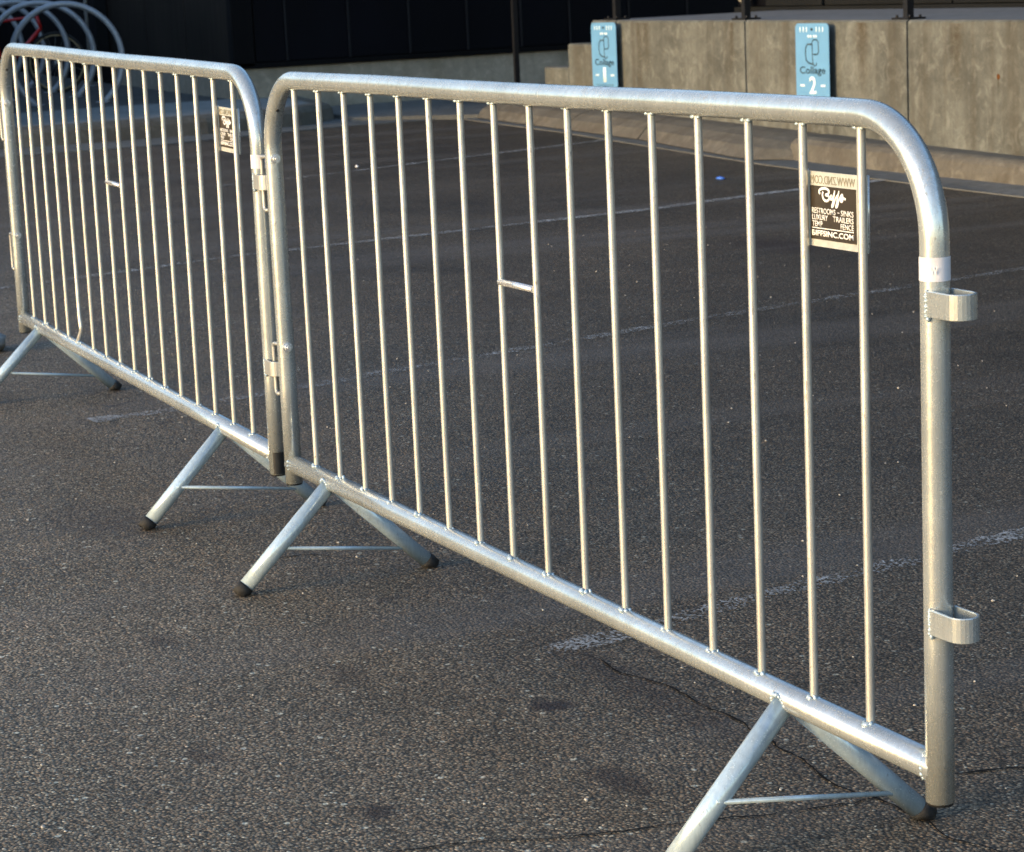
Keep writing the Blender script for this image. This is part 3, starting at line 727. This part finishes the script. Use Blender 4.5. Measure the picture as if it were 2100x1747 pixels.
def make_barrier():
    r = empty('crowd_barrier', (0, 0, 0))
    RB = .158
    path = [(0, 0, ZP), (0, 0, .4), (0, 0, .7), (0, 0, ZT - RB - .02)]
    path += sector(RB, ZT - RB, RB, math.pi, math.pi / 2, 18)
    path += [(RB + .05 + (XR - 2 * RB - .1) * t, 0, ZT + .0012 * math.sin(t * 9)) for t in (0, .2, .4, .6, .8, 1)]
    path += sector(XR - RB, ZT - RB, RB, math.pi / 2, 0, 18)
    path += [(XR, 0, ZT - RB - .02), (XR, 0, .7), (XR, 0, .4), (XR, 0, ZP)]
    MB().tube(path, R, 32, True).obj('top_frame', M['galv'], r)
    MB().tube([(-.004, 0, ZB), (.6, 0, ZB), (1.2, 0, ZB), (1.9, 0, ZB), (XR, 0, ZB)], R + .001, 32).obj('bottom_rail', M['galv'], r)
    bar = MB().tube([(0, 0, ZB + .012), (0, 0, .5), (0, 0, .8), (0, 0, ZT - .012)], BR, 12, False).me('upright_bar')
    bars = []
    for i in range(16):
        o = link('upright_bar', bar, M['galv_bar'], r, (X0 + i * S, 0, 0)); bars.append(o)
    # weld beads at both ends of every bar and where the legs meet the rail
    b = MB(); rnd = random.Random(5)
    for i in range(16):
        x = X0 + i * S
        for dx, dy, q in ((-.006, -.006, .0044), (.007, -.004, .0036), (.001, -.009, .0042), (.008, .003, .003)):
            b.blob((x + dx, dy, ZB + R - .0005 + rnd.uniform(-.001, .002)), q * rnd.uniform(.6, 1.35), i * 5 + int(dx * 1000), 7, 5, (rnd.uniform(.8, 1.5), 1, rnd.uniform(.7, 1.3)))
        for dx in (-.008, .008):
            b.blob((x + dx, -.004, ZT - R + .0005), .0042 * rnd.uniform(.7, 1.2), i * 3 + 1, 7, 5, (1.3, 1, .7))
    for lx in (.2457, 2.1639):
        for k in range(9):
            a = math.pi * k / 8
            b.blob((lx - (.022 if lx > 1 else 0) - .0175 * math.cos(a), -.0165 - .004 * math.sin(a), ZB - .006 + .013 * math.sin(a)), .004 * rnd.uniform(.7, 1.2), k + int(lx * 10))
    for k in range(14):
        a = 2 * math.pi * k / 14
        b.blob((.012 + .006 * math.cos(2 * a), R * 1.0 * math.cos(a), ZB + R * 1.02 * math.sin(a)), .0034 * rnd.uniform(.8, 1.2), 60 + k)
        b.blob((XR - R - .0005 + .004 * math.cos(2 * a), R * math.cos(a), ZB + R * 1.02 * math.sin(a)), .0034 * rnd.uniform(.7, 1.1), 90 + k)
    for z in (.838, .416):
        for k in range(14):
            b.blob((XR + .0098 + rnd.uniform(-.0006, .0006), -.0205, z + .001 + .0025 * k), .0025 * rnd.uniform(.8, 1.3), 200 + k)
        b.blob((XR + .012, -.019, z - .003), .0036, 230)
    o = b.obj('weld_beads', M['galv_leg'], r); o['kind'] = 'stuff'
    # small rung
    xr7 = X0 + 7 * S
    MB().tube([(xr7 + .003, -.004, .7535), (xr7 + S - .003, -.004, .7535)], .0062, 10).obj('rung', M['zinc'], r)
    # legs
    D = .2266
    for lx in (.2457, 2.1639):
        for sy in (-1, 1):
            top = Vector((lx - (.022 if lx > 1 else 0), sy * .006, ZB - .006)); foot = Vector((lx, sy * D, .004)); d = (foot - top).normalized()
            e = foot - d * .018
            lg = MB().tube([top, top.lerp(e, .5), e], .0174, 24).obj('leg', M['galv_leg'], r)
            c0 = e - d * .004
            # rubber tip cut level with the ground
            mb = MB(); mb.tube([c0, c0 + d * .010, foot + d * .004], .0186, 20)
            mb.v = [(x, y, max(z, .0008)) for x, y, z in mb.v]
            mb.obj('foot_cap', M['rubber'], lg)
        ya, yb = -.133, .176
        za = ZB * (1 - .133 / D) + .003; zb = ZB * (1 - .176 / D) + .000
        MB().tube([(lx + .004, ya - .01, za), (lx + .004, yb, zb)], .0041, 10).obj('brace_rod', M['galv_leg'], r)
    # hooks on the left post with their nuts on the inner side
    for zt_, zb_ in ((.919, .799), (.497, .382)):
        x1, yy, q = -.047, -.0125, .009
        pts = [(.012, -.004, zt_), (-.018, -.006, zt_), (x1 + q, yy, zt_)] + [(x1 + q - q * math.sin(a), yy, zt_ - q + q * math.cos(a)) for a in (.4, .8, 1.2)] + [(x1, yy, zt_ - q)]
        pts += [(x1, yy, zb_ + q)] + [(x1 + q - q * math.cos(a), yy, zb_ + q - q * math.sin(a)) for a in (.4, .8, 1.2)] + [(x1 + q, yy, zb_), (-.022, -.011, zb_ + .002)]
        MB().tube(pts, .0046, 10).obj('hook', M['galv_dull'], r)
        b = MB(); b.tube([(.0175, -.003, zt_ - .003), (.0205, -.003, zt_ - .003)], .0115, 16); b.tube([(.0205, -.003, zt_ - .003), (.0275, -.003, zt_ - .003)], .0085, 6); b.tube([(.0275, -.003, zt_ - .003), (.032, -.003, zt_ - .003)], .0042, 10)
        b.obj('nut', M['zinc'], r)
    lm = loop_mesh(.077)
    for z in (.838, .416):
        o = link('connecting_loop', lm, M['galv_dull'] if z < .5 else M['galv'], r, (XR, 0, z)); bevel(o, .0012, 2)
    # drain hole and plastic plugs
    a = math.radians(139); q = RB - R + .0005
    hx, hz = RB + q * math.cos(a), ZT - RB + q * math.sin(a)
    MB().tube([(hx - .002 * math.cos(a), -.003, hz - .002 * math.sin(a)), (hx + .0002, -.003, hz)], .0038, 10).obj('drain_hole', M['black_plastic'], r)
    for x in (0, XR):
        MB().tube([(x, 0, ZP - .004), (x, 0, ZP + .002)], R * .93, 20).obj('post_plug', M['black_plastic'], r)
    # name plate between the last two bars
    px0, px1, pz0, pz1, py = 2.2065, 2.3600, .902, 1.006, .0085
    pl = MB().box((px0, py, pz0), (px1, py + .0022, pz1)).obj('name_plate', M['plate'], r)
    # bent lips
    MB().tube([(px1 - .001, py + .003, pz0 + .001), (px1 - .001, py + .003, pz1 + .001)], .0022, 8).obj('plate_lip', M['zinc'], pl)
    MB().tube([(px0 + .001, py + .003, pz0 + .001), (px0 + .001, py + .003, pz1 + .002)], .0018, 8).obj('plate_lip', M['zinc'], pl)
    sx0, sx1, sz0, sz1 = 2.2190, 2.3345, .912, .9865
    MB().box((sx0, py - .0006, sz0), (sx1, py, sz1)).obj('sticker', M['sticker'], pl)
    X, Z = (1, 0, 0), (0, 0, 1); sw, sh = sx1 - sx0, sz1 - sz0; ty = py - .0007
    def tx(body, a0, a1, b0, b1, bold=.012):
        text_mesh('lettering', body, M['white_text'], pl, (sx0 + sw * a0, ty, sz0 + sh * b0), X, Z, sw * (a1 - a0), sh * (b1 - b0), bold=bold, thick=.0002)
    tx('RESTROOMS', .035, .555, .485, .592); tx('-', .60, .64, .53, .545); tx('SINKS', .675, .945, .485, .592)
    tx('LUXURY', .035, .385, .362, .467); tx('TRAILERS', .50, .945, .362, .467)
    tx('TEMP', .035, .265, .240, .343); tx('FENCE', .665, .945, .240, .343)
    MB().box((sx0 + sw * .035, ty - .0002, sz0 + sh * .205), (sx0 + sw * .945, ty, sz0 + sh * .222)).obj('ruled_line', M['white_text'], pl)
    tx('BIFFSINC.COM', .03, .945, .065, .175, .03)
    # handwritten name in thick strokes, traced in the sticker's own coordinates
    def st(p, wd):
        b = MB(); P = [(sx0 + sw * a, ty, sz0 + sh * c) for a, c in p]
        b.tube(P, wd * sh / 2, 10)
        for i, q2 in enumerate(b.v): b.v[i] = (q2[0], ty + (q2[1] - ty) * .05, q2[2])
        b.obj('script_stroke', M['white_text'], pl)
    def cat(p, n=5):
        out = []; P = [Vector((a, c, 0)) for a, c in p]; P = [P[0]] + P + [P[-1]]
        for i in range(1, len(P) - 2):
            for k in range(n):
                t = k / n; a, b_, c, d = P[i - 1], P[i], P[i + 1], P[i + 2]
                q3 = .5 * ((2 * b_) + (c - a) * t + (2 * a - 5 * b_ + 4 * c - d) * t * t + (3 * b_ - a - 3 * c + d) * t ** 3); out.append((q3.x, q3.y))
        out.append((P[-1].x, P[-1].y)); return out
    st(cat([(.225, .855), (.20, .88), (.21, .92), (.27, .955), (.36, .96), (.42, .92), (.40, .87), (.345, .845), (.41, .83), (.42, .775), (.37, .735), (.31, .75), (.28, .80), (.275, .86), (.29, .90)]), .05)
    st(cat([(.47, .86), (.455, .80), (.46, .77), (.49, .79), (.53, .88), (.545, .94)]), .042)
    st(cat([(.545, .945), (.53, .85), (.50, .72), (.475, .64), (.505, .65), (.53, .72), (.56, .80)]), .042)
    st(cat([(.56, .80), (.62, .88), (.635, .935), (.615, .85), (.585, .72), (.565, .64), (.60, .66), (.62, .74), (.645, .80)]), .042)
    st(cat([(.645, .80), (.70, .88), (.72, .84), (.715, .78), (.685, .75), (.67, .79), (.72, .82), (.78, .80)]), .045)
    # embossed mirrored address, pressed from the other side
    text_mesh('embossed_lettering', 'WWW.ZND.COM', M['plate_emb'], pl, (px0 + .0135, py - .0001, .9895), X, Z, .112, .0115, mirror=True, thick=.0006)
    # tape sleeve high on the right post
    MB().tube([(XR, 0, .883), (XR, 0, .914)], R + .0007, 32, False).obj('tape_sleeve', M['tape'], r)
    return r
M['plate'] = simple('zinc_plate', (.62, .62, .56), .42, .55, .5, .12, 60)
M['plate_emb'] = simple('zinc_plate_relief', (.33, .30, .23), .45, .5, .5, .12, 60)
B1 = make_barrier()
B2 = copy_tree(B1)
def kids(o, n): return sorted([c for c in o.children if c.name.split('.')[0] == n], key=lambda c: (c.location.x, c.location.z))
B2.location = (-.0877, -.0081, .0087); B2.rotation_euler = (0, .01534, -.01327)
for c in B2.children: c.location.x -= XR
GR = 'interlocking barriers standing across the parking bays'
tagd(B1, 'nearer galvanised crowd barrier, front right, standing whole in view', 'barrier', GR)
tagd(B2, 'farther galvanised crowd barrier hooked on at left, with one bent bar', 'barrier', GR)
# barrier 2: bar 5 kinked at its foot, shorter loops, black plug showing in the right post
kb = kids(B2, 'upright_bar')[4]
kb.data = MB().tube([(-.026, -.004, ZB + .016), (-.022, -.003, ZB + .024), (.009, 0, ZB + .058), (.008, 0, ZB + .072), (.0, 0, ZB + .10), (0, 0, .6), (0, 0, ZT - .012)], [.0085, .0075, .0062, .0066, BR, BR, BR], 12, False).me('upright_bar')
kb.data.materials.append(M['galv_bar']); kb['label'] = 'bent bar broken from its weld'
sm = loop_mesh(.0665); sm.materials.append(M['galv_dull'])
for c in kids(B2, 'connecting_loop'): c.data = sm
b = MB()
v = []; f = []
for i in range(9):
    a = math.radians(-48 + 78 * i / 8)
    for z in (ZP + .001, ZP + .052): v.append(((R + .0006) * math.cos(a), (R + .0006) * math.sin(a), z))
for i in range(8): f.append((2 * i, 2 * i + 2, 2 * i + 3, 2 * i + 1))
link('plug_slot', mesh('plug_slot', v, f, True), M['black_plastic'], B2)
# print on the near barrier's tape
ts = kids(B1, 'tape_sleeve')[0]
text_mesh('tape_print', 'W', M['tape_text'], ts, (XR + .0135, -.0162, .892), (.75, .66, 0), (0, 0, 1), .009, .010, thick=.0004)

# ------------------------------------------------------------------ small things on the ground
def litter(name, x, y, r, mat, label, cat, sq=(1, 1, .6), seed=1):
    b = MB(); b.blob((0, 0, r * sq[2] * .8), r, seed, 9, 6, sq); o = b.obj(name, mat, None, (x, y, G(x))); tagd(o, label, cat); return o
litter('litter', -9.128, 3.743, .012, M['white_litter'], 'tiny crumpled white paper on the asphalt beside the far line', 'litter')
litter('litter', -6.729, 4.998, .022, M['blue_litter'], 'small blue plastic scrap lying in the far parking bay', 'litter', (1.4, 1, .4), 4)
litter('stone', -3.42, .085, .085, M['stone'], 'rounded grey lump on the asphalt at the left edge', 'stone', (1, .75, .45), 9)  # plain lump standing in for an unidentified grey object
